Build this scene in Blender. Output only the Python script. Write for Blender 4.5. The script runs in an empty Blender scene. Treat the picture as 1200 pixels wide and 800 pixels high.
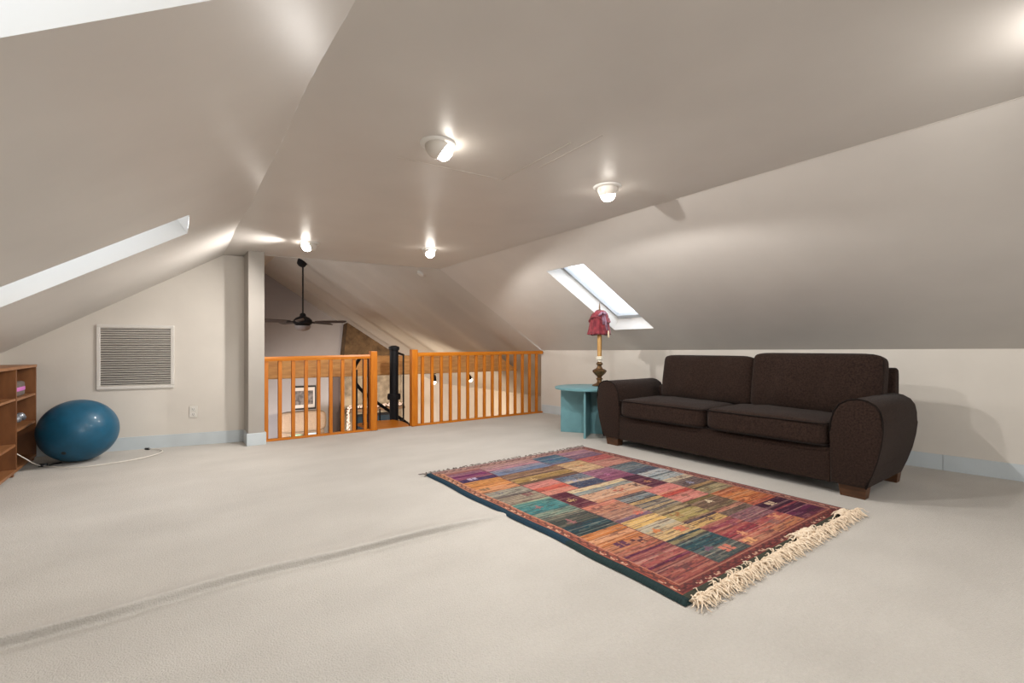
import bpy, bmesh, math, random
from mathutils import Vector, Matrix, noise
random.seed(7)
PI = math.pi
sc = bpy.context.scene
COL = sc.collection

# ------------------------------------------------------------------ helpers
def lin(c):
    c = c / 255.0
    return c / 12.92 if c <= 0.04045 else ((c + 0.055) / 1.055) ** 2.4
def S(r, g, b):
    return (lin(r), lin(g), lin(b))

def mat(name, color, rough=0.6, spec=0.5, metal=0.0, noise_scale=0, noise_amt=0.12, stretch=(1, 1, 1),
        bump=0.0, bump_scale=60, emit=None, emit_strength=0, sheen=0, detail=4, coat=0, color2=None):
    m = bpy.data.materials.new(name); m.use_nodes = True
    nt = m.node_tree; b = nt.nodes['Principled BSDF']
    b.inputs['Base Color'].default_value = (*color, 1)
    b.inputs['Roughness'].default_value = rough
    b.inputs['Specular IOR Level'].default_value = spec
    b.inputs['Metallic'].default_value = metal
    if sheen:
        b.inputs['Sheen Weight'].default_value = sheen
        b.inputs['Sheen Roughness'].default_value = 0.5
    if coat:
        b.inputs['Coat Weight'].default_value = coat
        b.inputs['Coat Roughness'].default_value = 0.08
    tc = nt.nodes.new('ShaderNodeTexCoord')
    mp = nt.nodes.new('ShaderNodeMapping'); mp.inputs['Scale'].default_value = stretch
    nt.links.new(tc.outputs['Object'], mp.inputs['Vector'])
    if noise_scale:
        n = nt.nodes.new('ShaderNodeTexNoise'); n.inputs['Scale'].default_value = noise_scale
        n.inputs['Detail'].default_value = detail
        nt.links.new(mp.outputs['Vector'], n.inputs['Vector'])
        r = nt.nodes.new('ShaderNodeValToRGB')
        c1 = [max(0, c * (1 - noise_amt)) for c in color]; c2 = [min(1, c * (1 + noise_amt)) for c in color]
        if color2: c1, c2 = color, color2
        r.color_ramp.elements[0].color = (*c1, 1); r.color_ramp.elements[1].color = (*c2, 1)
        r.color_ramp.elements[0].position = 0.3; r.color_ramp.elements[1].position = 0.7
        nt.links.new(n.outputs['Fac'], r.inputs['Fac'])
        nt.links.new(r.outputs['Color'], b.inputs['Base Color'])
    if bump:
        n2 = nt.nodes.new('ShaderNodeTexNoise'); n2.inputs['Scale'].default_value = bump_scale
        n2.inputs['Detail'].default_value = 3
        nt.links.new(mp.outputs['Vector'], n2.inputs['Vector'])
        bp = nt.nodes.new('ShaderNodeBump'); bp.inputs['Strength'].default_value = bump
        bp.inputs['Distance'].default_value = 0.01
        nt.links.new(n2.outputs['Fac'], bp.inputs['Height'])
        nt.links.new(bp.outputs['Normal'], b.inputs['Normal'])
    if emit:
        b.inputs['Emission Color'].default_value = (*emit, 1)
        b.inputs['Emission Strength'].default_value = emit_strength
    return m

def glass_mat(name, tint=(0.95, 0.97, 1.0)):
    m = bpy.data.materials.new(name); m.use_nodes = True
    nt = m.node_tree; nt.nodes.clear()
    o = nt.nodes.new('ShaderNodeOutputMaterial'); mx = nt.nodes.new('ShaderNodeMixShader')
    t = nt.nodes.new('ShaderNodeBsdfTransparent'); t.inputs['Color'].default_value = (*tint, 1)
    g = nt.nodes.new('ShaderNodeBsdfGlossy'); g.inputs['Roughness'].default_value = 0.02
    f = nt.nodes.new('ShaderNodeFresnel'); f.inputs['IOR'].default_value = 1.45
    nt.links.new(f.outputs[0], mx.inputs[0]); nt.links.new(t.outputs[0], mx.inputs[1])
    nt.links.new(g.outputs[0], mx.inputs[2]); nt.links.new(mx.outputs[0], o.inputs['Surface'])
    return m

class B:
    """collects shapes, then links them as one mesh object"""
    def __init__(s): s.bm = bmesh.new()
    def box(s, x0, x1, y0, y1, z0, z1, bev=0.0, seg=2, M=None):
        r = bmesh.ops.create_cube(s.bm, size=1)
        vs = r['verts']
        for v in vs:
            v.co = Vector((x0 + (v.co.x + .5) * (x1 - x0), y0 + (v.co.y + .5) * (y1 - y0), z0 + (v.co.z + .5) * (z1 - z0)))
        if bev > 0:
            es = list({e for v in vs for e in v.link_edges})
            rr = bmesh.ops.bevel(s.bm, geom=es, offset=bev, segments=seg, affect='EDGES', profile=.5)
            vs = list({v for f in rr['faces'] for v in f.verts} | {v for v in vs if v.is_valid})
        if M: bmesh.ops.transform(s.bm, matrix=M, verts=[v for v in vs if v.is_valid])
        return s
    def bar(s, a, b, w, h, bev=0.0):
        """square bar from a to b"""
        a, b = Vector(a), Vector(b); d = b - a
        M = Matrix.Translation(a) @ d.to_track_quat('Z', 'Y').to_matrix().to_4x4()
        return s.box(-w / 2, w / 2, -h / 2, h / 2, 0, d.length, bev, 2, M)
    def tube(s, pts, rad, n=8, cap=True):
        pts = [Vector(p) for p in pts]; rings = []
        up = Vector((0, 0, 1))
        for i, p in enumerate(pts):
            t = (pts[min(i + 1, len(pts) - 1)] - pts[max(i - 1, 0)]).normalized()
            u = up if abs(t.dot(up)) < .95 else Vector((1, 0, 0))
            a = t.cross(u).normalized(); b = t.cross(a).normalized()
            r = rad[i] if isinstance(rad, (list, tuple)) else rad
            rings.append([s.bm.verts.new(p + (a * math.cos(2 * PI * k / n) + b * math.sin(2 * PI * k / n)) * r) for k in range(n)])
        for i in range(len(rings) - 1):
            for k in range(n):
                s.bm.faces.new((rings[i][k], rings[i][(k + 1) % n], rings[i + 1][(k + 1) % n], rings[i + 1][k]))
        if cap:
            s.bm.faces.new(rings[0]); s.bm.faces.new(rings[-1][::-1])
        return s
    def lathe(s, prof, n=32, M=None, fn=None):
        """prof: (r,z) list, around z. fn(r,z,angle)->r,z"""
        rings = []; allv = []
        for (r, z) in prof:
            ring = []
            for k in range(n):
                a = 2 * PI * k / n
                rr, zz = (r, z) if fn is None else fn(r, z, a)
                ring.append(s.bm.verts.new((max(rr, 1e-4) * math.cos(a), max(rr, 1e-4) * math.sin(a), zz)))
            rings.append(ring); allv += ring
        for i in range(len(rings) - 1):
            for k in range(n):
                s.bm.faces.new((rings[i][k], rings[i][(k + 1) % n], rings[i + 1][(k + 1) % n], rings[i + 1][k]))
        s.bm.faces.new(rings[0][::-1]); s.bm.faces.new(rings[-1])
        if M: bmesh.ops.transform(s.bm, matrix=M, verts=allv)
        return s
    def prism(s, poly, d, M=None, bev=0):
        """poly: list of (x,y) extruded z 0..d"""
        a = [s.bm.verts.new((x, y, 0)) for x, y in poly]; b = [s.bm.verts.new((x, y, d)) for x, y in poly]
        n = len(poly); fs = [s.bm.faces.new(a[::-1]), s.bm.faces.new(b)]
        for i in range(n): s.bm.faces.new((a[i], a[(i + 1) % n], b[(i + 1) % n], b[i]))
        vs = a + b
        if bev:
            es = [e for f in fs for e in f.edges]
            r = bmesh.ops.bevel(s.bm, geom=es, offset=bev, segments=3, affect='EDGES', profile=.5)
            vs = list({v for f in r['faces'] for v in f.verts} | {v for v in vs if v.is_valid})
            # include everything connected
            seen = set(vs); st = list(vs)
            while st:
                v = st.pop()
                for e in v.link_edges:
                    o = e.other_vert(v)
                    if o not in seen: seen.add(o); st.append(o)
            vs = list(seen)
        if M: bmesh.ops.transform(s.bm, matrix=M, verts=vs)
        return s
    def quad(s, *ps):
        s.bm.faces.new([s.bm.verts.new(p) for p in ps]); return s
    def sphere(s, c, r, n=24, m=16, sq=(1, 1, 1)):
        M = Matrix.Translation(c) @ Matrix.Diagonal((*[r * q for q in sq], 1))
        bmesh.ops.create_uvsphere(s.bm, u_segments=n, v_segments=m, radius=1, matrix=M); return s
    def build(s, name, m, parent=None, smooth=False, loc=None, angle=None, label=None):
        bmesh.ops.recalc_face_normals(s.bm, faces=s.bm.faces)
        me = bpy.data.meshes.new(name); s.bm.to_mesh(me); s.bm.free()
        if m: me.materials.append(m)
        o = bpy.data.objects.new(name, me); COL.objects.link(o)
        if parent: o.parent = parent
        if loc: o.location = loc
        if smooth or angle:
            for p in me.polygons: p.use_smooth = True
            if angle: me.set_sharp_from_angle(angle=math.radians(angle))
        if label: o['label'] = label
        return o

def tag(o, label=None, cat=None, group=None, kind=None):
    if label: o['label'] = label
    if cat: o['category'] = cat
    if group: o['group'] = group
    if kind: o['kind'] = kind
    return o
def thing(name, loc, label, cat, group=None, rz=0):
    o = bpy.data.objects.new(name, None); COL.objects.link(o)
    o.empty_display_size = .1; o.location = loc; o.rotation_euler = (0, 0, rz)
    return tag(o, label, cat, group)
def struct(o): o['kind'] = 'structure'; return o
def copy_tree(o, parent=None):
    c = o.copy(); COL.objects.link(c)
    if parent: c.parent = parent
    for ch in list(o.children): copy_tree(ch, c)
    return c

# ------------------------------------------------------------------ materials
M = {}
M['wall'] = mat('taupe_wall_paint', (0.66, 0.615, 0.555), .5, .4, noise_scale=3, noise_amt=.03, bump=.05, bump_scale=90)
M['ceil'] = mat('satin_ceiling_paint', (0.585, 0.552, 0.515), .38, .38, noise_scale=2.5, noise_amt=.03, bump=.05, bump_scale=14)
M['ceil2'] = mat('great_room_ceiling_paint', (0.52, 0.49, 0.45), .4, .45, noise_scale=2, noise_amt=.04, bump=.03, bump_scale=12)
M['base'] = mat('pale_blue_trim_paint', (0.54, 0.59, 0.615), .45, .5, noise_scale=6, noise_amt=.04)
M['column'] = mat('darkened_wall_paint', (0.36, 0.33, 0.295), .5, .4, noise_scale=4, noise_amt=.03)  # same paint as the walls, darkened to offset the strong lamp beside it
M['white'] = mat('white_trim_paint', (0.72, 0.70, 0.66), .45, .4)
M['reveal'] = mat('white_reveal_paint', (0.70, 0.68, 0.645), .55, .3)
M['seam'] = mat('ceiling_seam_paint', (0.53, 0.49, 0.445), .4, .4)
M['oak'] = mat('orange_oak', S(178, 98, 16), .38, .3, noise_scale=6, stretch=(9, 9, .9), color2=S(196, 118, 28), bump=.04, bump_scale=20)
M['oakx'] = mat('orange_oak_rail', S(182, 102, 18), .38, .3, noise_scale=6, stretch=(.9, 9, 9), color2=S(200, 122, 30), bump=.04, bump_scale=20)
M['beam'] = mat('timber_beam', S(200, 136, 78), .6, .3, noise_scale=5, stretch=(1.0, 8, 6), color2=S(234, 176, 110), bump=.2, bump_scale=20)
M['shelf'] = mat('brown_wood_veneer', S(102, 62, 32), .45, .4, noise_scale=4, stretch=(4, 14, 1.2), color2=S(130, 84, 48))
M['shelf2'] = mat('brown_wood_edge', S(136, 90, 56), .45, .4, noise_scale=4, stretch=(10, 2, 10), color2=S(158, 110, 72))
M['sofa'] = mat('brown_sofa_cloth', S(31, 21, 18), .92, .10, noise_scale=85, color2=S(55, 41, 34), bump=.4, bump_scale=240, sheen=.05, detail=10)
M['piping'] = mat('dark_piping_cloth', S(26, 19, 16), .9, .2)
M['foot'] = mat('dark_wood_foot', S(62, 38, 20), .5, .4, noise_scale=8, stretch=(1, 1, 6), color2=S(88, 56, 32))
M['ball'] = mat('blue_vinyl', S(18, 80, 108), .42, .35, noise_scale=16, noise_amt=.12, bump=.06, bump_scale=180, coat=.15)
M['black'] = mat('black_rubber', (0.01, 0.01, 0.012), .5)
M['iron'] = mat('black_painted_iron', (0.008, 0.008, 0.010), .55, .25)
M['teal'] = mat('teal_table_paint', S(104, 150, 158), .38, .5, noise_scale=9, noise_amt=.08, bump=.03, bump_scale=40)
M['brass'] = mat('aged_brass', S(150, 112, 62), .32, .5, metal=.85, noise_scale=40, color2=S(186, 150, 92))
M['bronze'] = mat('dark_bronze', S(96, 70, 44), .35, .5, metal=.7, noise_scale=40, color2=S(132, 100, 66))
M['gold'] = mat('gold_candle_sleeve', S(178, 132, 74), .42, .5, metal=.45, noise_scale=20, color2=S(205, 165, 105))
M['crystal'] = mat('frosted_collar', S(236, 228, 210), .3, .6)
M['shade'] = mat('maroon_shade_cloth', S(98, 26, 38), .75, .3, noise_scale=22, color2=S(150, 56, 64), bump=.2, bump_scale=90, sheen=.2)
M['bow'] = mat('mauve_ribbon', S(120, 84, 104), .5, .4, noise_scale=22, color2=S(152, 116, 132))
M['tassel'] = mat('cream_tassel', S(226, 204, 172), .8)
M['ventframe'] = mat('vent_enamel', (0.66, 0.63, 0.59), .45, .4)
M['ventslat'] = mat('vent_slat_enamel', (0.66, 0.62, 0.57), .45, .4)
M['dark'] = mat('dark_cavity', (0.03, 0.026, 0.022), .9, .1)
M['plastic'] = mat('ivory_plastic', (0.68, 0.65, 0.60), .4, .5)
M['eye'] = mat('white_eyeball_enamel', (0.62, 0.57, 0.51), .4, .5)
M['cord'] = mat('white_cord_vinyl', (0.70, 0.66, 0.60), .5, .4)
M['fringe'] = mat('cream_fringe_yarn', S(222, 200, 174), .9, .2, noise_scale=60, color2=S(240, 224, 202))
M['darkfringe'] = mat('dark_fringe_yarn', S(96, 88, 84), .9, .2, noise_scale=30, color2=S(156, 140, 132))
M['fanblade'] = mat('dark_walnut_blade', S(44, 28, 26), .4, .5, noise_scale=6, stretch=(1, 8, 8), color2=S(60, 40, 36))
M['bowl'] = mat('frosted_bowl', S(150, 142, 142), .5, .3)
M['lav'] = mat('lavender_wall_paint', (0.30, 0.276, 0.278), .6, .3, noise_scale=2, noise_amt=.04)
M['tan'] = mat('tan_wall_paint', (0.52, 0.45, 0.38), .6, .3, noise_scale=3, noise_amt=.05)
M['lowfloor'] = mat('lower_floor_wood', S(140, 104, 70), .45, .4, noise_scale=4, stretch=(1, 8, 1), color2=S(165, 128, 90))
M['stone'] = mat('grey_brown_stone', S(108, 96, 82), .85, .2, noise_scale=6, color2=S(160, 146, 126), bump=.6, bump_scale=7)
M['upperstone'] = mat('shaded_chimney_stone', S(72, 56, 40), .85, .2, noise_scale=7, color2=S(104, 82, 58), bump=.6, bump_scale=8)  # chimney stone again, its unlit tone painted as a darker brown
M['doordark'] = mat('dark_door_stain', S(78, 62, 60), .5, .4)
M['loveseat'] = mat('beige_sofa_cloth', S(146, 126, 108), .85, .2, noise_scale=30, noise_amt=.1, bump=.15, bump_scale=120)
M['green'] = mat('green_cushion_cloth', S(120, 190, 160), .85, .2, noise_scale=14, color2=S(200, 224, 200))
M['bluec'] = mat('pale_blue_cushion_cloth', S(150, 190, 220), .85, .2, noise_scale=12, color2=S(220, 232, 240))
M['paper'] = mat('picture_mat_board', S(190, 182, 176), .8)
M['photo'] = mat('dark_print', S(44, 40, 42), .6, .4, noise_scale=12, color2=S(128, 120, 118))
M['photo2'] = mat('dark_canvas', S(46, 36, 26), .7, .3, noise_scale=10, color2=S(66, 52, 38))
M['pink'] = mat('pink_band', S(206, 120, 190), .6, .3)
M['greyc'] = mat('grey_case_cloth', S(112, 102, 96), .75, .3, noise_scale=30, noise_amt=.15)
M['silver'] = mat('silver_lumps', S(120, 124, 132), .22, .5, metal=.5, noise_scale=30, color2=S(178, 182, 190))
M['mantel'] = mat('mantel_wood', S(92, 70, 52), .5, .4, noise_scale=5, stretch=(1, 8, 8), color2=S(120, 94, 72))
M['bead'] = mat('pale_garland', S(226, 206, 196), .5, .4)
M['firebox'] = mat('firebox_glass', S(44, 56, 66), .12, .6)
M['bulb'] = mat('lit_bulb', (1, .95, .86), .4, emit=(1, .94, .85), emit_strength=20)
M['bulb2'] = mat('lit_spot_bulb', (1, .95, .86), .4, emit=(1, .84, .6), emit_strength=7)
M['glass'] = glass_mat('window_glass')
M['frame'] = mat('grey_skylight_frame', (0.50, 0.52, 0.54), .45, .4)

def carpet_mat():
    m = mat('cream_carpet', (0.585, 0.53, 0.46), .95, .12, bump=.55, bump_scale=170, sheen=.12)
    nt = m.node_tree; b = nt.nodes['Principled BSDF']
    tc = nt.nodes.new('ShaderNodeTexCoord')
    def nz(scale, st, det):
        mp = nt.nodes.new('ShaderNodeMapping'); mp.inputs['Scale'].default_value = st
        n = nt.nodes.new('ShaderNodeTexNoise'); n.inputs['Scale'].default_value = scale; n.inputs['Detail'].default_value = det
        nt.links.new(tc.outputs['Object'], mp.inputs['Vector']); nt.links.new(mp.outputs['Vector'], n.inputs['Vector']); return n
    a = nz(1.6, (1, 1.6, 1), 5); c = nz(85, (1, 1, 1), 2)
    ad = nt.nodes.new('ShaderNodeMath'); ad.operation = 'MULTIPLY_ADD'; ad.inputs[1].default_value = .45
    nt.links.new(c.outputs['Fac'], ad.inputs[0]); nt.links.new(a.outputs['Fac'], ad.inputs[2])
    r = nt.nodes.new('ShaderNodeValToRGB')
    r.color_ramp.elements[0].position = .45; r.color_ramp.elements[1].position = 1.0
    r.color_ramp.elements[0].color = (0.468, 0.440, 0.402, 1); r.color_ramp.elements[1].color = (0.568, 0.537, 0.493, 1)
    nt.links.new(ad.outputs[0], r.inputs['Fac']); nt.links.new(r.outputs['Color'], b.inputs['Base Color'])
    return m
M['carpet'] = carpet_mat()

def rug_mat():
    m = bpy.data.materials.new('woven_rug_pile'); m.use_nodes = True
    nt = m.node_tree; b = nt.nodes['Principled BSDF']
    b.inputs['Roughness'].default_value = .92; b.inputs['Specular IOR Level'].default_value = .15
    a = nt.nodes.new('ShaderNodeVertexColor'); a.layer_name = 'Col'
    tc = nt.nodes.new('ShaderNodeTexCoord'); mp = nt.nodes.new('ShaderNodeMapping'); mp.inputs['Scale'].default_value = (10, 90, 1)
    n = nt.nodes.new('ShaderNodeTexNoise'); n.inputs['Scale'].default_value = 3; n.inputs['Detail'].default_value = 3
    nt.links.new(tc.outputs['Object'], mp.inputs['Vector']); nt.links.new(mp.outputs['Vector'], n.inputs['Vector'])
    hs = nt.nodes.new('ShaderNodeHueSaturation')
    mr = nt.nodes.new('ShaderNodeMapRange'); mr.inputs['To Min'].default_value = .65; mr.inputs['To Max'].default_value = 1.35
    mr.inputs['From Min'].default_value = .25; mr.inputs['From Max'].default_value = .75
    nt.links.new(n.outputs['Fac'], mr.inputs['Value']); nt.links.new(mr.outputs[0], hs.inputs['Value'])
    nt.links.new(a.outputs['Color'], hs.inputs['Color']); nt.links.new(hs.outputs['Color'], b.inputs['Base Color'])
    bp = nt.nodes.new('ShaderNodeBump'); bp.inputs['Strength'].default_value = .4; bp.inputs['Distance'].default_value = .004
    nt.links.new(n.outputs['Fac'], bp.inputs['Height']); nt.links.new(bp.outputs['Normal'], b.inputs['Normal'])
    return m
M['rug'] = rug_mat()

# ------------------------------------------------------------------ room shell
YB = -3.6            # back wall
YE = 5.60            # edge of the loft floor
XL, XC0, XC1 = -1.24, 0.45, 2.91
HC = 2.064
def wx(y): return 5.217 - .0944 * y           # right knee wall runs slightly askew
def wz(y): return 1.0 - .006 * y
def cz(x, y):                                   # flat ceiling, sagging a little toward the far left
    return HC - .075 * max(0, min(1, (y - 1) / 4.7)) * max(0, min(1, (2.91 - x) / 2.45))

def steps(a, b, d):
    n = max(1, int(math.ceil((b - a) / d))); return [a + (b - a) * i / n for i in range(n + 1)]
# floor with a rumpled ridge in the carpet
xs = steps(XL - .05, 5.7, .09)
ys = steps(YB - .05, 2.05, .16)[:-1] + steps(2.05, 2.55, .0065)[:-1] + steps(2.55, YE, .1) + steps(YE, 6.2, .15)[1:]
bm = bmesh.new(); V = {}
def ridge(x, y):
    y0 = 2.30 + .02 * math.sin(x * 3.1 + .4) + .012 * math.sin(x * 7.3)
    a = .042 * max(0, min(1, (1.75 - x) / .5)) * max(.3, min(1, (x + 1.3) / .3))
    d = y - y0
    return a * math.exp(-(d / (.024 if d < 0 else .075)) ** 2)
for i, x in enumerate(xs):
    for j, y in enumerate(ys):
        und = .004 * noise.noise(Vector((x * 1.7, y * 1.7, 0))) if -1 < x < 1.4 and 0.5 < y < 4.8 else 0
        rg = ridge(x, y); V[i, j] = bm.verts.new((x, y - .8 * rg, rg + und))
for i in range(len(xs) - 1):
    for j in range(len(ys) - 1):
        if ys[j] > YE - .01 and xs[i] > .72: continue
        bm.faces.new((V[i, j], V[i + 1, j], V[i + 1, j + 1], V[i, j + 1]))
b = B(); b.bm.free(); b.bm = bm
struct(b.build('floor', M['carpet'], smooth=True))

def grid_surface(P, ss, yy, hole=None, outward=None, depth=.26):
    """P(s,y)->point; leaves hole cells out. returns B"""
    b = B(); V = {}
    def gv(i, j):
        if (i, j) not in V: V[i, j] = b.bm.verts.new(P(ss[i], yy[j]))
        return V[i, j]
    for i in range(len(ss) - 1):
        for j in range(len(yy) - 1):
            sm, ym = (ss[i] + ss[i + 1]) / 2, (yy[j] + yy[j + 1]) / 2
            if hole and any(h[0] < sm < h[1] and h[2] < ym < h[3] for h in hole): continue
            b.bm.faces.new((gv(i, j), gv(i + 1, j), gv(i + 1, j + 1), gv(i, j + 1)))
    return b
def brk(a, b, d, cuts):
    pts = [a] + sorted(c for c in cuts if a < c < b) + [b]; out = []
    for p, q in zip(pts, pts[1:]): out += steps(p, q, d)[:-1]
    return out + [b]

# flat ceiling
def xl(y):      # left edge of the flat ceiling, a little wavy where boards meet
    return XC0 + ((0.006 * math.sin(y * 2.3) + .004 * math.sin(y * 5.1 + 1)) if y > .6 else 0)
def PC(s, y):
    x = xl(y) + (XC1 - xl(y)) * s; return (x, y, cz(x, y))
cy = steps(YB, 6.15, .15)
b = grid_surface(PC, steps(0, 1, .1), [q for q in cy if q < YE] + [YE + .02])
b.quad((xl(5.6), YE + .02, cz(.45, 5.62)), (.8, YE + .02, cz(.8, 5.62)), (.8, 6.2, cz(.8, 6.0)), (.44, 6.2, cz(.45, 6.0)))
struct(b.build('ceiling', M['ceil'], smooth=True))
# right slope (ruled between ceiling edge and knee wall top) with one skylight
def PR(s, y):
    x0, z0 = XC1, cz(XC1, y); x1, z1 = wx(y), wz(y)
    return Vector((x0 + (x1 - x0) * s, y, z0 + (z1 - z0) * s))
RH = (.205, .77, 3.32, 3.87)
b = grid_surface(PR, brk(0, 1, .12, RH[:2]), brk(YB, YE, .3, RH[2:]), [RH])
struct(b.build('ceiling_right', M['ceil'], smooth=True))
# left slope with two skylights; its upper edge is a little wavy where boards meet
def PL(s, y):
    x0 = xl(y); z0 = cz(x0, y)
    return Vector((x0 + (XL - x0) * s, y, z0 + (.95 - z0) * s))
LH1 = (.215, .80, 3.37, 3.89); LH2 = (.215, .80, .74, 1.29)
b = grid_surface(PL, brk(0, 1, .12, LH1[:2]), brk(YB, 6.15, .15, LH1[2:] + LH2[2:]), [LH1, LH2])
struct(b.build('ceiling_left', M['ceil'], smooth=True))

def skylight(name, P, H, depth, out, label=None):
    """window with a splayless well through the roof"""
    s0, s1, y0, y1 = H
    c = [P(s0, y0), P(s1, y0), P(s1, y1), P(s0, y1)]
    n = (c[1] - c[0]).cross(c[3] - c[0]).normalized()
    if n.z < 0: n = -n
    d = [q + n * depth for q in c]
    # the well is thick: outer skin keeps daylight from leaking round it
    b = B()
    for i in range(4):
        j = (i + 1) % 4; b.quad(c[i], c[j], d[j], d[i])
    w = struct(b.build(name, M['reveal']))
    fr = B(); cen = sum(d, Vector()) / 4
    e = [cen + (q - cen) * .90 for q in d]
    for i in range(4):
        j = (i + 1) % 4
        fr.quad(d[i], d[j], e[j], e[i])
        fr.quad(e[i], e[j], e[j] + n * .05, e[i] + n * .05)
    fr.build('window_frame', M['frame'], w)
    g = B(); g.quad(*[q + n * .03 for q in e]); g.build('window_glass', M['glass'], w)
    up = (c[0] - c[1]).normalized(); al = (c[3] - c[0]).normalized()
    for k, (aa, bb) in enumerate(((.06, .12), (.80, .12))):
        p = e[0] + (e[1] - e[0]) * aa + (e[3] - e[0]) * bb - n * .012
        h = B(); R = Matrix((al, up, n)).transposed().to_4x4()
        h.box(-.03, .03, -.02, .02, -.012, .012, .005, 2, Matrix.Translation(p) @ R)
        h.build('window_latch', M['frame'], w)
    return w
skylight('window_1', PR, RH, .16, 1)
skylight('window_2', PL, LH1, .30, 1)
skylight('window_3', PL, LH2, .30, 1)

# knee walls
b = B()
yy = steps(YB, YE + .01, .4)
for a, c in zip(yy, yy[1:]):
    b.quad((wx(a), a, 0), (wx(c), c, 0), (wx(c), c, wz(c)), (wx(a), a, wz(a)))
struct(b.build('wall_right', M['wall']))
b = B(); b.quad((XL, YB, 0), (XL, 6.15, 0), (XL, 6.15, .95), (XL, YB, .95)); struct(b.build('wall_left', M['wall']))
# gable wall with the grille (slightly askew), column end wall
def gy(x): return 5.868 - .19 * x
b = B()
b.quad((XL, gy(XL), 0), (.66, gy(.66), 0), (.66, gy(.66), 1.99), (XC0, gy(XC0), 1.99))
b.bm.verts.ensure_lookup_table()
b.quad((XL, gy(XL), 0), (XC0, gy(XC0), 1.99), (XC0 - .0, gy(XC0), 1.995), (XL, gy(XL), .955))
struct(b.build('wall_gable', M['wall']))
b = B(); b.box(.64, .79, 5.44, 6.2, 0, 2.04, .006); struct(b.build('wall_column', M['column']))
# back wall, with an unseen window added behind the camera to supply room light
def back_profile(x):
    if x < XC0: return .95 + (HC - .95) * (x - XL) / (XC0 - XL)
    if x < XC1: return HC
    return HC + (wz(YB) - HC) * (x - XC1) / (wx(YB) - XC1)
b = B(); WX0, WX1, WZ0, WZ1 = .5, 3.1, .55, 1.85
bx = sorted({XL, XC0, WX0, WX1, XC1, wx(YB)})
for x0, x1 in zip(bx, bx[1:]):
    inw = x0 >= WX0 - 1e-6 and x1 <= WX1 + 1e-6
    if inw:
        b.quad((x0, YB, 0), (x1, YB, 0), (x1, YB, WZ0), (x0, YB, WZ0))
        b.quad((x0, YB, WZ1), (x1, YB, WZ1), (x1, YB, back_profile(x1)), (x0, YB, back_profile(x0)))
    else:
        b.quad((x0, YB, 0), (x1, YB, 0), (x1, YB, back_profile(x1)), (x0, YB, back_profile(x0)))
struct(b.build('wall_back', M['wall']))
w = B()
for (x0, x1, z0, z1) in ((WX0 - .06, WX1 + .06, WZ0 - .06, WZ0), (WX0 - .06, WX1 + .06, WZ1, WZ1 + .06), (WX0 - .06, WX0, WZ0, WZ1), (WX1, WX1 + .06, WZ0, WZ1), ((WX0 + WX1) / 2 - .03, (WX0 + WX1) / 2 + .03, WZ0, WZ1)):
    w.box(x0, x1, YB - .02, YB + .03, z0, z1, .004)
wo = struct(w.build('added_rear_window', M['white']))
g = B(); g.quad((WX0, YB, WZ0), (WX1, YB, WZ0), (WX1, YB, WZ1), (WX0, YB, WZ1)); g.build('window_glass', M['glass'], wo)

# baseboards
def board(name, pts, h=.12, t=.014, m='base'):
    b = B()
    for (a, c) in zip(pts, pts[1:]):
        b.bar((a[0], a[1], h / 2), (c[0], c[1], h / 2), t, h, .003)
    return struct(b.build(name, M[m]))
def strip(b, x0, y0, x1, y1, h, t, nx, ny):
    b.bm.faces  # thick strip standing on the floor, pushed out by (nx,ny)*t
    P = [(x0, y0), (x1, y1), (x1 + nx * t, y1 + ny * t), (x0 + nx * t, y0 + ny * t)]
    b.prism(P, h)
b = B(); yj = 0.985
strip(b, wx(YB), YB, wx(yj - .002), yj - .002, .125, .014, -1, 0)
strip(b, wx(yj + .002), yj + .002, wx(YE - .02), YE - .02, .125, .014, -1, 0)
struct(b.build('baseboard_right', M['base']))
b = B(); strip(b, XL, gy(XL), .64, gy(.64), .125, .014, 0, -1); struct(b.build('baseboard_gable', M['base']))
b = B(); strip(b, XL, YB, XL, 6.0, .125, .014, 1, 0); struct(b.build('baseboard_left', M['base']))
b = B(); b.box(.626, .804, 5.426, 5.70, 0, .125, .003); struct(b.build('baseboard_column', M['base']))

# thin raised drywall seams on the flat ceiling
b = B()
b.bar((1.0, 2.43, cz(1, 2.43)), (1.67, 2.38, cz(1.67, 2.38)), (.009), .003)
b.bar((1.67, 2.38, cz(1.67, 2.38)), (1.66, 1.75, cz(1.66, 1.75)), .012, .006)
b.bar((1.74, 2.1, cz(1.74, 2.1)), (1.73, 1.6, cz(1.73, 1.6)), .010, .003)
struct(b.build('trim_2', M['seam']))
# edge beads: where the slope meets the flat ceiling, and where the loft ceiling stops
b = B()
b.bar((.79, YE, cz(.79, YE)), (XC1, YE, cz(XC1, YE)), .010, .008)
struct(b.build('trim_3', M['ceil']))
b = B()
for a, c in zip(steps(YB, YE, .6), steps(YB, YE, .6)[1:]):
    b.bar(PR(0, a), PR(0, c), .007, .005)
struct(b.build('trim_4', M['seam']))

# ------------------------------------------------------------------ great room beyond the railing
YF, ZL, XR2, XL2 = 12.25, -1.75, 6.2, -1.24
RX, RZ = 1.685, 2.064 + (2.91 - 1.685) * .626
def rz(x): return RZ - .626 * abs(x - RX)
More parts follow.
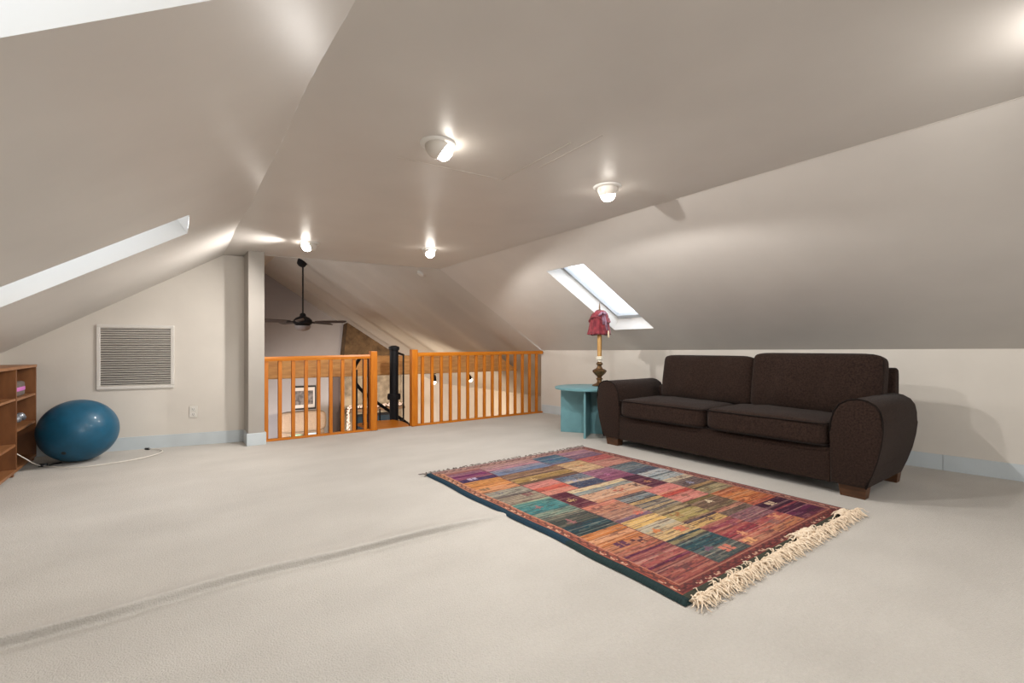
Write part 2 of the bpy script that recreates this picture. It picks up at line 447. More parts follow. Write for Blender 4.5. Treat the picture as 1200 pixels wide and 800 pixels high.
# vaulted roof: both slopes, slightly wavy between rafters on the right
def PG(s, y):
    x = RX + (XR2 - RX) * s
    k = .022 * math.sin(y * 2 * PI / 1.05 + .6 * math.sin(y * 1.3)) * math.sin(PI * s) ** .7 + .006 * math.sin(y * 12.1) * math.sin(PI * s)
    return Vector((x, y, rz(x) + k))
b = grid_surface(PG, steps(0, 1, .05), steps(YE - .015, YF + .05, .06))
struct(b.build('ceiling_great_room_right', M['ceil2'], smooth=True))
b = B(); b.quad((RX, YE, RZ), (RX, YF, RZ), (XL2 - .6, YF, rz(XL2 - .6)), (XL2 - .6, YE, rz(XL2 - .6))); struct(b.build('ceiling_great_room_left', M['ceil2']))
b = B()   # gable above the end of the flat ceiling + beyond the knee wall + column side
b.quad((XL2 - .6, YE + .03, rz(XL2 - .6)), (RX, YE + .03, RZ), (XC1, YE + .03, rz(XC1)), (XC0, YE + .03, 2.0))
b.quad((wx(YE), YE + .012, -1.8), (XR2, YE + .012, -1.8), (XR2, YE + .012, .02), (wx(YE), YE + .012, .97))
struct(b.build('wall_loft_end', M['ceil2']))
b = B(); b.quad((XL2 - .6, 6.2, ZL), (XL2 - .6, YF, ZL), (XL2 - .6, YF, 2), (XL2 - .6, 6.2, 2)); b.quad((XL2 - .6, 6.2, ZL), (.7, 6.2, ZL), (.7, 6.2, 2.4), (XL2 - .6, 6.2, 2)); struct(b.build('wall_great_room_left', M['lav']))
b = B(); b.quad((XR2, YE - .1, ZL), (XR2, YF + .1, ZL), (XR2, YF + .1, .03), (XR2, YE - .1, .03)); struct(b.build('wall_great_room_right', M['tan']))
b = B(); b.quad((XL2 - .6, YF, ZL), (3.6, YF, ZL), (3.6, YF, rz(3.6)), (RX, YF, RZ)); b.quad((XL2 - .6, YF, ZL), (RX, YF, RZ), (XL2 - .6, YF, rz(XL2 - .6)), (XL2 - .6, YF, 0)); struct(b.build('wall_great_room_far', M['lav']))
b = B(); b.quad((3.6, YF + .002, ZL), (XR2 + .1, YF + .002, ZL), (XR2 + .1, YF + .002, rz(XR2 + .1)), (3.6, YF + .002, rz(3.6))); struct(b.build('wall_great_room_far_side', M['tan']))
b = B(); b.quad((XL2 - .6, YE - .2, ZL), (XR2, YE - .2, ZL), (XR2, YF, ZL), (XL2 - .6, YF, ZL)); struct(b.build('floor_great_room', M['lowfloor']))
b = B(); b.box(XL2 - .6, XR2, YE - .12, YE + .005, -1.8, -.004); struct(b.build('trim_5', M['tan']))
# chimney: stone below; above, the same stone with its shade put into the colour
b = B(); b.box(3.5, 5.06, 11.95, YF, ZL, .62, .01); struct(b.build('wall_chimney', M['stone']))
b = B(); poly = [(3.49, .62), (5.06, .62), (5.06, rz(5.06) + .03), (3.60, rz(3.60) + .03)]
b.prism(poly, .33, Matrix.Translation((0, YF, 0)) @ Matrix.Rotation(PI / 2, 4, 'X')); struct(b.build('wall_chimney_upper', M['upperstone']))
# doorway beside the chimney
b = B(); b.box(3.22, 3.30, YF - .05, YF, ZL, .35, .006); b.box(3.22, 3.5, YF - .05, YF, .28, .36, .006)
d = struct(b.build('door_1', M['white']))
b = B(); b.box(3.30, 3.5, YF - .03, YF, ZL, .28); b.build('door_panel', M['doordark'], d)
# timber header beam that spans the stairwell
b = B(); b.box(-.2, 4.98, 6.95, 7.09, .585, .885, .012)
b.bm.verts.ensure_lookup_table()
for v in b.bm.verts:
    if v.co.x > 4.9: v.co.x = RX + (RZ - v.co.z) / .626 - .03
struct(b.build('trim_1', M['beam']))

# ------------------------------------------------------------------ railings
def railing(label, loc, length, xs_, z0, z1, post_side, group=None):
    t = thing('railing', loc, label, 'railing', group)
    b = B()
    b.prism([(-.03, z0 - .048), (.03, z0 - .048), (.034, z0 - .02), (.026, z0), (-.026, z0), (-.034, z0 - .02)], length,
            Matrix(((0, 0, 1, 0), (1, 0, 0, 0), (0, 1, 0, 0), (0, 0, 0, 1))))
    for v in b.bm.verts: v.co.z += (z1 - z0) * v.co.x / length
    b.build('top_rail', M['oakx'], t)
    b = B(); b.box(0, length, -.03, .03, 0, .022, .003); b.build('bottom_rail', M['oakx'], t)
    for x in xs_:
        zt = z0 + (z1 - z0) * x / length - .045
        b = B(); b.box(x - .019, x + .019, -.017, .017, .02, zt, .004); b.build('baluster', M['oak'], t)
    px = length + .042 if post_side > 0 else -.042
    zp = (z1 if post_side > 0 else z0) + .04
    b = B(); b.box(px - .042, px + .042, -.042, .042, 0, zp, .008)
    b.build('newel_post', M['oak'], t)
    return t
xa = 0.80
railing('orange oak railing beside the pale column with newel post at its right', (xa, 5.585, 0), 1.95 - xa, [.826 + .1335 * k - xa for k in range(9)], .908, .925, 1, 'oak railings at the loft edge')
xb = 2.565
railing('longer orange oak railing running from the stair gap to the right knee wall', (xb, 5.575, 0), 4.665 - xb, [2.644 + .1368 * k - xb for k in range(15)], .945, .962, -1, 'oak railings at the loft edge')

# ------------------------------------------------------------------ spiral stair
PX, PY = 2.575, 6.36
st = thing('spiral_staircase', (PX, PY, ZL), 'black spiral staircase with wooden landing in the gap between the oak railings', 'staircase')
b = B(); b.lathe([(.062, 0), (.062, 2.72), (.075, 2.73), (.075, 2.77), (.03, 2.79)], 24); b.build('centre_pole', M['iron'], st, angle=40)
b = B(); b.lathe([(.09, 2.02), (.095, 2.06), (.09, 2.10)], 24); b.build('pole_collar', M['iron'], st, angle=40)
lp = [(2.04, 5.603), (2.475, 5.603), (2.48, 5.635), (2.53, 5.75), (2.56, 6.0), (2.52, 6.24), (2.28, 6.29), (2.0, 6.2), (2.0, 5.64), (2.04, 5.635)]
b = B(); b.prism([(x - PX, y - PY) for x, y in lp], .035, Matrix.Translation((0, 0, -ZL - .033)), .006); b.build('landing', M['oakx'], st)
R = .55
for k in range(8):
    z = -ZL - .21 * (k + 1); a0 = math.radians(185 - 30 * k)
    poly = [(.06 * math.cos(a0), .06 * math.sin(a0))] + [(R * math.cos(a0 - math.radians(q)), R * math.sin(a0 - math.radians(q))) for q in (0, 8, 16, 24, 32)] + [(.06 * math.cos(a0 - .56), .06 * math.sin(a0 - .56))]
    b = B(); b.prism(poly, .03, Matrix.Translation((0, 0, z))); tr = b.build('tread', M['iron'], st)
    b = B(); b.prism([(x * .93, y * .93) for x, y in poly], .014, Matrix.Translation((0, 0, z + .03))); b.build('carpet_pad', M['loveseat'], tr)
    am = a0 - math.radians(4)
    b = B(); b.tube([(R * .97 * math.cos(am), R * .97 * math.sin(am), z), (R * .97 * math.cos(am), R * .97 * math.sin(am), z + .92)], .011, 8); b.build('stair_baluster', M['iron'], st)
hp = []
for q in range(0, 60):
    a = math.radians(222 - 4.3 * q); zz = -ZL + .90 - .21 * max(0, (222 - 4.3 * q - 185) / -30) if False else -ZL + .88 - max(0, q - 6) * .0300
    hp.append((R * math.cos(a), R * math.sin(a), max(.9, zz)))
b = B(); b.tube(hp, .024, 10); b.build('handrail', M['iron'], st, smooth=True)
for (x, y, z0, z1) in ((1.975, 5.70, -.03, .90), (2.02, 6.02, -.03, .88)):
    b = B(); b.tube([(x - PX, y - PY, z0 - ZL), (x - PX, y - PY, z1 - ZL)], .013, 8); b.build('stair_baluster', M['iron'], st)
b = B(); b.tube([(0, 0, .985 - ZL), (.12, .14, .93 - ZL), (.27, .30, .90 - ZL)], .016, 8); b.tube([(.27, .30, .91 - ZL), (.27, .30, -.1 - ZL)], .014, 8)
b.tube([(0, 0, -.08 - ZL), (.27, .30, -.08 - ZL)], .014, 8)
b.build('landing_guard', M['iron'], st)

# ------------------------------------------------------------------ ceiling fan
fx, fy = 2.0, 9.36
fan = thing('ceiling_fan', (fx, fy, 1.44), 'dark ceiling fan on a long rod hanging under the vaulted ceiling', 'ceiling fan')
zc = rz(fx) - 1.44
b = B(); b.lathe([(.035, -.11), (.075, -.085), (.09, -.02), (.09, .015)], 24, Matrix.Translation((0, 0, zc)) @ Matrix.Rotation(.45, 4, 'Y')); b.build('canopy', M['iron'], fan, angle=40)
b = B(); b.tube([(0, 0, .16), (0, 0, zc - .06)], .014, 10); b.build('downrod', M['iron'], fan)
b = B(); b.lathe([(.03, .22), (.05, .20), (.055, .16), (.12, .13), (.16, .09), (.165, .03), (.13, 0), (.10, -.02)], 32); b.build('motor_housing', M['iron'], fan, angle=40)
b = B(); b.lathe([(.14, -.015), (.135, -.05), (.10, -.09), (.05, -.11), (.01, -.115)], 32); b.build('light_bowl', M['bowl'], fan, smooth=True)
al = math.radians(-36.3)
for k in range(5):
    a = al + math.radians(72 * k) + .03
    Rm = Matrix.Rotation(a, 4, 'Z') @ Matrix.Translation((0, 0, .055)) @ Matrix.Rotation(.34, 4, 'X')
    b = B(); b.prism([(.22, -.045), (.45, -.068), (.76, -.072), (.80, -.05), (.81, 0), (.79, .055), (.74, .07), (.45, .065), (.22, .045)], .009, Rm)
    bl = b.build('blade', M['fanblade'], fan)
    b = B(); b.prism([(.12, -.022), (.20, -.016), (.28, -.04), (.28, .04), (.20, .016), (.12, .022)], .008, Rm @ Matrix.Translation((0, 0, -.009))); b.build('blade_iron', M['iron'], bl)

# ------------------------------------------------------------------ great room furnishings
# framed print
pf = thing('picture_frame', (2.64, YF - .03, -.21), 'framed dark print hanging above the beige sofa in the room below', 'picture')
b = B()
for x0, x1, z0, z1 in ((-.27, .27, .25, .29), (-.27, .27, -.29, -.25), (-.27, -.25, -.25, .25), (.25, .27, -.25, .25)): b.box(x0, x1, -.025, .02, z0, z1, .003)
b.build('frame', M['iron'], pf)
b = B(); b.box(-.25, .25, 0, .015, -.25, .25); b.build('mat_board', M['paper'], pf)
for s in (-1, 1):
    b = B(); b.box(-.205 if s < 0 else .01, -.01 if s < 0 else .205, -.006, 0, -.17, .17, .002); b.build('print', M['photo'], pf)
cv = thing('canvas_picture', (1.52, YF - .03, -.02), 'dark brown canvas on the lavender wall just right of the column', 'picture')
b = B(); b.box(-.24, .24, -.02, .025, -.33, .33, .006); b.build('canvas', M['photo2'], cv)
b = B()
for x0, x1, z0, z1 in ((-.26, .26, .33, .35), (-.26, .26, -.35, -.33), (-.26, -.24, -.33, .33), (.24, .26, -.33, .33)): b.box(x0, x1, -.03, .025, z0, z1, .003)
b.build('frame', M['iron'], cv)
bx_ = thing('speaker', (.90, 7.02, .885), 'small dark box speaker standing on the timber beam beside the column', 'speaker')
b = B(); b.box(-.10, .10, -.05, .05, 0, .10, .006); b.build('cabinet', M['iron'], bx_)
b = B(); b.box(-.085, .085, -.056, -.05, .012, .088, .004); b.build('grille', M['dark'], bx_)

def rbox(hx, hy, hz, e=5, n=10, fn=None):
    """soft rounded box as a superquadric-like grid; returns B"""
    b = B(); bmesh.ops.create_cube(b.bm, size=2)
    bmesh.ops.subdivide_edges(b.bm, edges=b.bm.edges[:], cuts=n, use_grid_fill=True)
    for v in b.bm.verts:
        x, y, z = v.co
        l = (abs(x) ** e + abs(y) ** e + abs(z) ** e) ** (1 / e)
        p = Vector((x / l, y / l, z / l)); p = Vector((p.x * hx, p.y * hy, p.z * hz))
        v.co = fn(p) if fn else p
    return b
# beige sofa seen from above
so = thing('sofa', (2.46, 11.25, ZL), 'beige rounded sofa below the framed print, seen between the balusters', 'sofa')
b = rbox(.56, .42, .20, 8, 6); b.build('base', M['loveseat'], so, smooth=True, loc=(0, 0, .26))
b = rbox(.52, .14, .24, 5, 8); b.build('backrest', M['loveseat'], so, smooth=True, loc=(0, .32, 1.06))
b = rbox(.50, .09, .26, 8, 6); b.build('back_frame', M['loveseat'], so, smooth=True, loc=(0, .40, .62))
for s in (-1, 1):
    b = rbox(.10, .42, .18, 5, 6); b.build('arm', M['loveseat'], so, smooth=True, loc=(s * .60, 0, .52))
for (x, m, l, nm) in ((-.17, 'green', 'green patterned cushion on the beige sofa', 0), (.17, 'bluec', 'pale blue cushion on the beige sofa', 1)):
    t = rbox(.16, .07, .17, 3.5, 8).build('throw_pillow', M[m], None, smooth=True, loc=(2.46 + x, 11.36, ZL + .64))
    t.rotation_euler = (.2, 0, 0); tag(t, l, 'cushion')
# mantel with fireplace and garland
fp = thing('fireplace', (4.28, 11.9, ZL), 'fireplace with dark glass doors in the stone chimney', 'fireplace')
b = B(); b.box(-.52, .52, -.03, .06, .1, 1.0, .004); b.build('glass_doors', M['firebox'], fp)
b = B()
for x0, x1, z0, z1 in ((-.56, .56, 1.0, 1.06), (-.56, -.52, .05, 1.0), (.52, .56, .05, 1.0), (-.02, .02, .1, 1.0), (-.56, .56, .05, .1)): b.box(x0, x1, -.045, .05, z0, z1, .003)
b.build('door_frame', M['iron'], fp)
mn = B(); mn.box(3.52, 5.04, 11.68, 11.94, -.60, -.53, .008); tag(mn.build('mantel_shelf', M['mantel']), 'brown wooden mantel shelf on the stone chimney', 'mantel')
b = B()
for k in range(150):
    x = 3.56 + 1.44 * k / 149; b.sphere((x + random.uniform(-.02, .02), 11.73 + random.uniform(-.04, .05), -.50 + random.uniform(0, .06)), .018, 6, 5)
for k in range(90):
    b.sphere((3.54 + random.uniform(-.03, .03), 11.655 + random.uniform(-.012, .01), -.52 - .85 * k / 89), .017, 6, 5)
tag(b.build('bead_garland', M['bead'], smooth=True), 'pale bead garland draped over the mantel and down its left end', 'garland')
# two lit spotlights under the beam
def spot_fixture(x, tilt, label):
    t = thing('spotlight', (x, 7.02, .585), label, 'spotlight', 'spotlights under the beam')
    b = B(); b.lathe([(.03, 0), (.03, -.012), (.008, -.016), (.008, -.05)], 16); b.build('mount', M['iron'], t, angle=40)
    Rm = Matrix.Translation((0, 0, -.05)) @ Matrix.Rotation(tilt, 4, 'Y')
    b = B(); b.lathe([(.022, .02), (.032, -.01), (.042, -.06), (.044, -.085)], 20, Rm); b.build('lamp_housing', M['iron'], t, angle=40)
    b = B(); b.lathe([(.038, -.08), (.042, -.10), (.032, -.125), (.01, -.135)], 20, Rm); b.build('bulb', M['bulb2'], t, smooth=True)
    d = bpy.data.lights.new('spot_beam', 'SPOT'); d.energy = 330; d.color = (1, .84, .64); d.spot_size = 1.9; d.spot_blend = .8; d.shadow_soft_size = .05
    o = bpy.data.objects.new('spot_beam', d); COL.objects.link(o); o.parent = t
    o.location = (Rm @ Vector((0, 0, -.17))); dirv = Vector((.22, .92, -.42)); o.rotation_euler = dirv.to_track_quat('-Z', 'Y').to_euler()
spot_fixture(3.545, .12, 'glowing black spotlight under the beam, the left one of two')
spot_fixture(4.20, -.45, 'tilted black spotlight under the beam, the right one of two')

# ------------------------------------------------------------------ sofa
SX0, SX1, SY0, SY1 = 3.66, 4.56, 1.285, 3.15      # front, back, inner faces of the two arms
sf = thing('sofa', (SX0, (SY0 + SY1) / 2, 0), 'large dark brown fabric sofa with rounded arms facing the patchwork rug', 'sofa')
OY = (SY0 + SY1) / 2
def rough(o, amp=.004, sc_=6):
    for v in o.data.vertices:
        p = v.co * sc_ + Vector(o.location) * 3
        v.co += v.normal * amp * noise.noise(p)
    return o
hw = (SY1 - SY0) / 2
b = B(); b.box(.0, SX1 - SX0 - .04, -hw - .01, hw + .01, .075, .315, .02, 3); b.build('base', M['sofa'], sf, angle=50)
arm = [(.0, .08), (.0, .42), (.003, .50), (.02, .57), (.055, .625), (.105, .655), (.16, .665), (.215, .655), (.258, .63), (.284, .59), (.295, .53), (.295, .46), (.285, .37), (.265, .27), (.235, .17), (.205, .08)]
for s in (-1, 1):
    poly = [(p, q) for p, q in arm] if s > 0 else [(-p, q) for p, q in arm][::-1]
    # local: poly x -> Y outward, poly y -> Z, extrude -> X
    Mx = Matrix(((0, 0, 1, -.012), (1, 0, 0, s * hw), (0, 1, 0, 0), (0, 0, 0, 1)))
    b = B(); b.prism(poly, .78, Mx, .022)
    a = b.build('arm', M['sofa'], sf, angle=60)
    outl = [(-.006, s * (hw + p * 1.0), q) for p, q in arm[1:]]
    b = B(); b.tube(outl, .0055, 6); b.build('arm_piping', M['piping'], a, smooth=True)
# back frame
b = B(); prof = [(.68, .08), (.87, .08), (.885, .80), (.875, .835), (.85, .85), (.82, .84), (.78, .78)]
b.prism([(x, z) for x, z in prof], 2.98 - 1.125, Matrix.Translation((0, 2.98 - OY, 0)) @ Matrix.Rotation(PI / 2, 4, 'X'), .02)
b.box(.66, .80, -hw - .03, hw + .03, .1, .60, .03, 3)
b.build('back', M['sofa'], sf, angle=60)
# seat cushions
def seat_fn(hx, hy, hz):
    def fn(p):
        u, w = p.x / hx, p.y / hy
        bul = (1 - u * u) * (1 - w * w)
        p.z += (.022 * bul + .009 * noise.noise(Vector((p.x * 4, p.y * 7, hy)))) * (1 if p.z > 0 else .2)
        p.x += .008 * noise.noise(Vector((p.z * 6, p.y * 5, 3))) * (u < -.5)
        if p.z < 0: p.z *= .95
        return p
    return fn
def piping_loop(hx, hy, z, e, r, M4=None, n=64):
    pts = []
    for k in range(n + 1):
        a = 2 * PI * k / n; c, s_ = math.cos(a), math.sin(a)
        l = (abs(c) ** e + abs(s_) ** e) ** (1 / e); pts.append(Vector((c / l * hx, s_ / l * hy, z)))
    return pts
for s, (ca, cb) in ((-1, (-hw + .006, -.004)), (1, (.004, hw - .006))):
    hy = (cb - ca) / 2; hx = .35; hz = .092
    o = rbox(hx, hy, hz, 9, 14, seat_fn(hx, hy, hz)).build('seat_cushion', M['sofa'], sf, smooth=True, loc=(.31, (ca + cb) / 2, .405 - (.006 if s > 0 else 0)))
    for zz in (.075, -.075):
        b = B(); b.tube(piping_loop(hx * .998, hy * .998, zz, 14, 0), .005, 6, cap=False); b.build('cushion_piping', M['piping'], o, smooth=True)
# back cushions: plump, leaning on the back
def back_cushion(y0, y1, z0, z1, x, seed, lean=.17):
    hy, hz, hx = (y1 - y0) / 2, (z1 - z0) / 2, .115
    def fn(p):
        w, t = p.y / hy, p.z / hz
        puff = max(0, 1 - abs(w) ** 4) * max(0, 1 - abs(t) ** 4)
        p.x *= .48 + .62 * puff ** .5
        # soft vertical folds and a slight sag of the top edge
        p.x += (.010 * math.sin(w * 7 + seed + .8 * t) * puff + .010 * noise.noise(p * 6 + Vector((seed, 0, 0))))
        p.x += .006 * math.sin(w * 17 + 2 * seed + 3 * t) * puff * (.4 + .6 * max(0, -t + .3))
        return p
    o = rbox(hx, hy, hz, 11, 22, fn).build('back_cushion', M['sofa'], sf, smooth=True, loc=(x, (y0 + y1) / 2, (z0 + z1) / 2))
    o.rotation_euler = (0, lean, 0)
    pts = []
    for k in range(97):
        a = 2 * PI * k / 96; c, s_ = math.cos(a), math.sin(a); l = (abs(c) ** 11 + abs(s_) ** 11) ** (1 / 11)
        w, t = c / l, s_ / l
        pts.append((-.052, w * hy * .985, t * hz * .985 - .0))
    b = B(); b.tube(pts, .0045, 6, cap=False); b.build('cushion_piping', M['piping'], o, smooth=True)
back_cushion(2.075 - OY, 3.03 - OY, .475, .925, .60, 3.1)
back_cushion(1.13 - OY, 2.085 - OY, .47, .955, .58, 8.7)
for (x, y) in ((.02, -1), (.02, 1), (.68, -1), (.68, 1)):
    yy_ = hw + .04 if y > 0 else -hw - .20
    b = B(); b.prism([(x + .01, yy_ + .01), (x + .08, yy_ + .01), (x + .08, yy_ + .15), (x + .01, yy_ + .15)], .085)
    for v in b.bm.verts:
        if v.co.z > .04:
            v.co.x += .012 * (1 if v.co.x > x + .045 else -1); v.co.y += .01 * (1 if v.co.y > yy_ + .08 else -1)
    b.build('foot', M['foot'], sf)

# ------------------------------------------------------------------ rug
RX0, RX1, RY0, RY1 = 1.61, 3.36, 1.05, 3.355
def mixc(a, b_, t): return tuple(a[i] + (b_[i] - a[i]) * t for i in range(3))
# each patch: x0,x1,y0,y1, stripes from the near side to the far side [(thickness, colour)...]
PT = [
 # nearest row
 (1.715, 2.03, 1.16, 1.45, [(5, (170, 84, 72)), (4, (150, 74, 68)), (1.2, (118, 34, 74)), (4, (178, 84, 78)), (4, (160, 78, 76)), (1, (92, 36, 70))]),
 (2.035, 2.335, 1.16, 1.45, [(2.2, (74, 84, 84)), (4, (92, 100, 96)), (6, (44, 82, 92)), (1, (60, 70, 72)), (2, (150, 132, 86)), (1, (46, 62, 74))]),
 (2.34, 2.635, 1.16, 1.45, [(3, (186, 112, 84)), (3, (196, 98, 80)), (4, (160, 52, 66)), (4, (176, 78, 72)), (2, (150, 60, 78)), (2, (172, 94, 80))]),
 (2.64, 2.94, 1.16, 1.45, [(3, (196, 116, 74)), (4, (190, 92, 70)), (3, (178, 74, 76)), (4, (136, 82, 98)), (4, (140, 92, 104))]),
 (2.945, 3.25, 1.16, 1.45, [(2, (108, 46, 66)), (2, (90, 34, 66)), (2, (112, 40, 78)), (3, (78, 28, 58)), (1, (150, 60, 70)), (6, (60, 24, 50))]),
 # second row
 (1.715, 2.03, 1.45, 1.745, [(3, (178, 92, 74)), (4, (196, 112, 76)), (4, (206, 112, 56)), (2, (222, 150, 104)), (4, (208, 112, 46))]),
 (2.035, 2.33, 1.45, 1.745, [(5, (212, 168, 104)), (3, (190, 164, 124)), (4, (176, 166, 142)), (6, (222, 170, 84))]),
 (2.335, 2.635, 1.45, 1.745, [(4, (206, 158, 84)), (1.2, (74, 56, 72)), (1, (150, 110, 80)), (7, (160, 140, 74)), (1, (96, 76, 60)), (3, (160, 136, 92))]),
 (2.64, 2.94, 1.45, 1.745, [(3, (116, 92, 80)), (2, (196, 120, 96)), (2, (120, 100, 70)), (5, (112, 84, 66)), (2, (104, 90, 48))]),
 (2.945, 3.25, 1.45, 1.745, [(2, (190, 84, 62)), (4, (200, 96, 48)), (5, (208, 112, 52)), (4, (196, 100, 58))]),
 # third row
 (1.715, 2.03, 1.745, 2.05, [(3, (40, 62, 66)), (4, (34, 70, 82)), (5, (66, 70, 64)), (3, (88, 92, 80))]),
 (2.035, 2.33, 1.745, 2.05, [(2, (122, 90, 116)), (6, (170, 116, 94)), (4, (190, 116, 86)), (2, (206, 104, 80))]),
 (2.335, 2.635, 1.745, 2.05, [(1.4, (150, 134, 100)), (1, (70, 66, 76)), (1.5, (176, 146, 104)), (1, (64, 70, 84)), (1.5, (168, 150, 118)), (1, (70, 72, 84)), (2, (196, 152, 88)), (1, (50, 52, 62)), (3, (126, 140, 146)), (2, (60, 66, 78))]),
 (2.64, 2.94, 1.745, 2.06, [(5, (218, 120, 108)), (2, (200, 60, 52)), (1, (220, 134, 106)), (4, (214, 116, 110))]),
 (2.945, 3.25, 1.745, 2.06, [(5, (158, 142, 98)), (1, (74, 64, 52)), (2, (164, 122, 74)), (6, (98, 80, 84))]),
 # fourth row
 (1.715, 2.03, 2.05, 2.355, [(3.6, (112, 134, 116)), (1, (34, 84, 92)), (5, (56, 128, 132)), (3, (62, 126, 124)), (1.4, (120, 150, 120))]),
 (2.035, 2.185, 2.05, 2.355, [(1, (110, 38, 56)), (6, (92, 34, 52))]),
 (2.185, 2.75, 2.06, 2.355, [(2, (200, 128, 92)), (6, (206, 150, 116)), (3, (120, 136, 138)), (3, (208, 182, 136))]),
 (2.755, 2.935, 2.06, 2.36, [(6, (94, 40, 62)), (2, (78, 36, 62))]),
 (2.945, 3.25, 2.06, 2.36, [(3, (196, 172, 140)), (4, (160, 172, 176)), (1, (90, 104, 112)), (4, (170, 178, 184))]),
 # fifth row
 (1.715, 2.03, 2.36, 2.65, [(5, (150, 134, 112)), (1, (88, 74, 74)), (5, (150, 146, 130))]),
 (2.035, 2.315, 2.36, 2.645, [(3, (214, 124, 104)), (3, (212, 82, 64)), (4, (214, 120, 112))]),
 (2.32, 2.61, 2.36, 2.64, [(4, (58, 68, 98)), (1.6, (196, 168, 140)), (4, (96, 108, 130))]),
 (2.615, 2.925, 2.36, 2.65, [(4, (142, 70, 104)), (4, (158, 96, 124))]),
 (2.93, 3.25, 2.36, 2.65, [(3, (80, 90, 112)), (3, (104, 116, 124)), (3, (96, 110, 118))]),
 # sixth row
 (1.715, 2.03, 2.65, 2.935, [(4, (212, 134, 84)), (3, (218, 124, 50)), (4, (210, 130, 56))]),
 (2.035, 2.605, 2.65, 2.935, [(2, (104, 76, 58)), (4, (166, 126, 60)), (1, (110, 74, 70)), (4, (146, 106, 80))]),
 (2.61, 2.905, 2.65, 2.945, [(5, (208, 164, 116)), (4, (204, 158, 104))]),
 (2.91, 3.25, 2.65, 2.985, [(4, (196, 124, 108)), (3, (194, 84, 82))]),
 # farthest row
 (1.715, 2.03, 2.935, 3.03, [(5, (58, 40, 92)), (1, (160, 76, 92))]),
 (1.715, 2.03, 3.03, 3.19, [(4, (132, 44, 100)), (2, (120, 62, 100))]),
 (2.035, 2.58, 2.945, 3.09, [(4, (104, 122, 158)), (2, (132, 132, 160))]),
 (2.035, 2.58, 3.09, 3.24, [(4, (172, 110, 134)), (4, (180, 134, 130))]),
 (2.59, 2.88, 2.96, 3.24, [(2, (104, 116, 150)), (5, (52, 98, 132)), (3, (60, 96, 124))]),
 (2.885, 3.25, 2.99, 3.24, [(4, (120, 84, 116)), (4, (168, 112, 134))]),
]
GLY = {
 'deer': ["1....11", ".1111..", ".1111..", ".1..1..", ".1..1.."],
 'bird': ["..1..", ".111.", "11111", "..1.1", ".1..."],
 'star': ["..1..", "1.1.1", ".111.", "1.1.1", "..1.."],
 'blok': ["111.11", "111.11", ".11.1.", "111.11"],
 'tree': ["..1..", ".111.", "..1..", "11111", "..1..", ".111."],
}
MO = [(1.84, 2.22, 'bird', (150, 96, 96)), (2.10, 2.20, 'star', (196, 168, 112)), (2.70, 2.17, 'deer', (70, 52, 52)), (2.52, 2.15, 'deer', (150, 70, 60)),
      (2.85, 2.18, 'star', (176, 128, 88)), (1.83, 2.99, 'blok', (190, 180, 200)), (1.95, 1.53, 'deer', (60, 36, 46)), (1.83, 1.55, 'blok', (70, 40, 70)),
      (2.12, 1.56, 'bird', (190, 110, 66)), (2.26, 1.50, 'blok', (190, 104, 80)), (2.42, 1.63, 'deer', (140, 90, 60)), (2.22, 1.22, 'blok', (206, 116, 96)),
      (2.14, 1.27, 'bird', (110, 80, 96)), (1.86, 1.22, 'deer', (96, 64, 64)), (1.90, 1.37, 'bird', (130, 84, 74)), (3.07, 1.40, 'blok', (206, 182, 150)),
      (2.80, 1.66, 'bird', (222, 204, 172)), (2.78, 1.83, 'tree', (120, 84, 72)), (2.52, 1.49, 'star', (64, 50, 58)), (3.08, 1.98, 'star', (150, 150, 170)),
      (3.14, 2.10, 'deer', (110, 90, 84)), (1.83, 1.93, 'tree', (150, 96, 96)), (2.13, 1.98, 'deer', (110, 70, 66)), (2.26, 1.80, 'star', (200, 96, 80)),
      (2.77, 1.24, 'blok', (120, 88, 84)), (2.55, 1.36, 'bird', (120, 66, 82)), (1.80, 2.60, 'bird', (90, 90, 100)), (1.95, 2.46, 'blok', (110, 70, 70)),
      (2.20, 2.72, 'star', (196, 166, 120)), (2.77, 2.80, 'deer', (170, 110, 80)), (1.78, 2.72, 'blok', (110, 90, 70)), (3.05, 1.55, 'bird', (210, 140, 90)),
      (2.50, 2.24, 'bird', (110, 110, 130)), (3.02, 1.80, 'deer', (120, 96, 70)), (2.40, 1.20, 'blok', (214, 160, 110)), (2.46, 1.27, 'star', (206, 150, 110)),
      (2.86, 1.28, 'deer', (200, 140, 100)), (2.75, 2.48, 'star', (170, 110, 140)), (2.42, 2.51, 'deer', (140, 140, 160)), (2.72, 3.12, 'bird', (80, 70, 110))]
NX, NY = 206, 271
dx, dy = (RX1 - RX0) / NX, (RY1 - RY0) / NY
rr = random.Random(3)
rowj = [rr.uniform(-1, 1) for _ in range(NY)]
cols = [[None] * NY for _ in range(NX)]
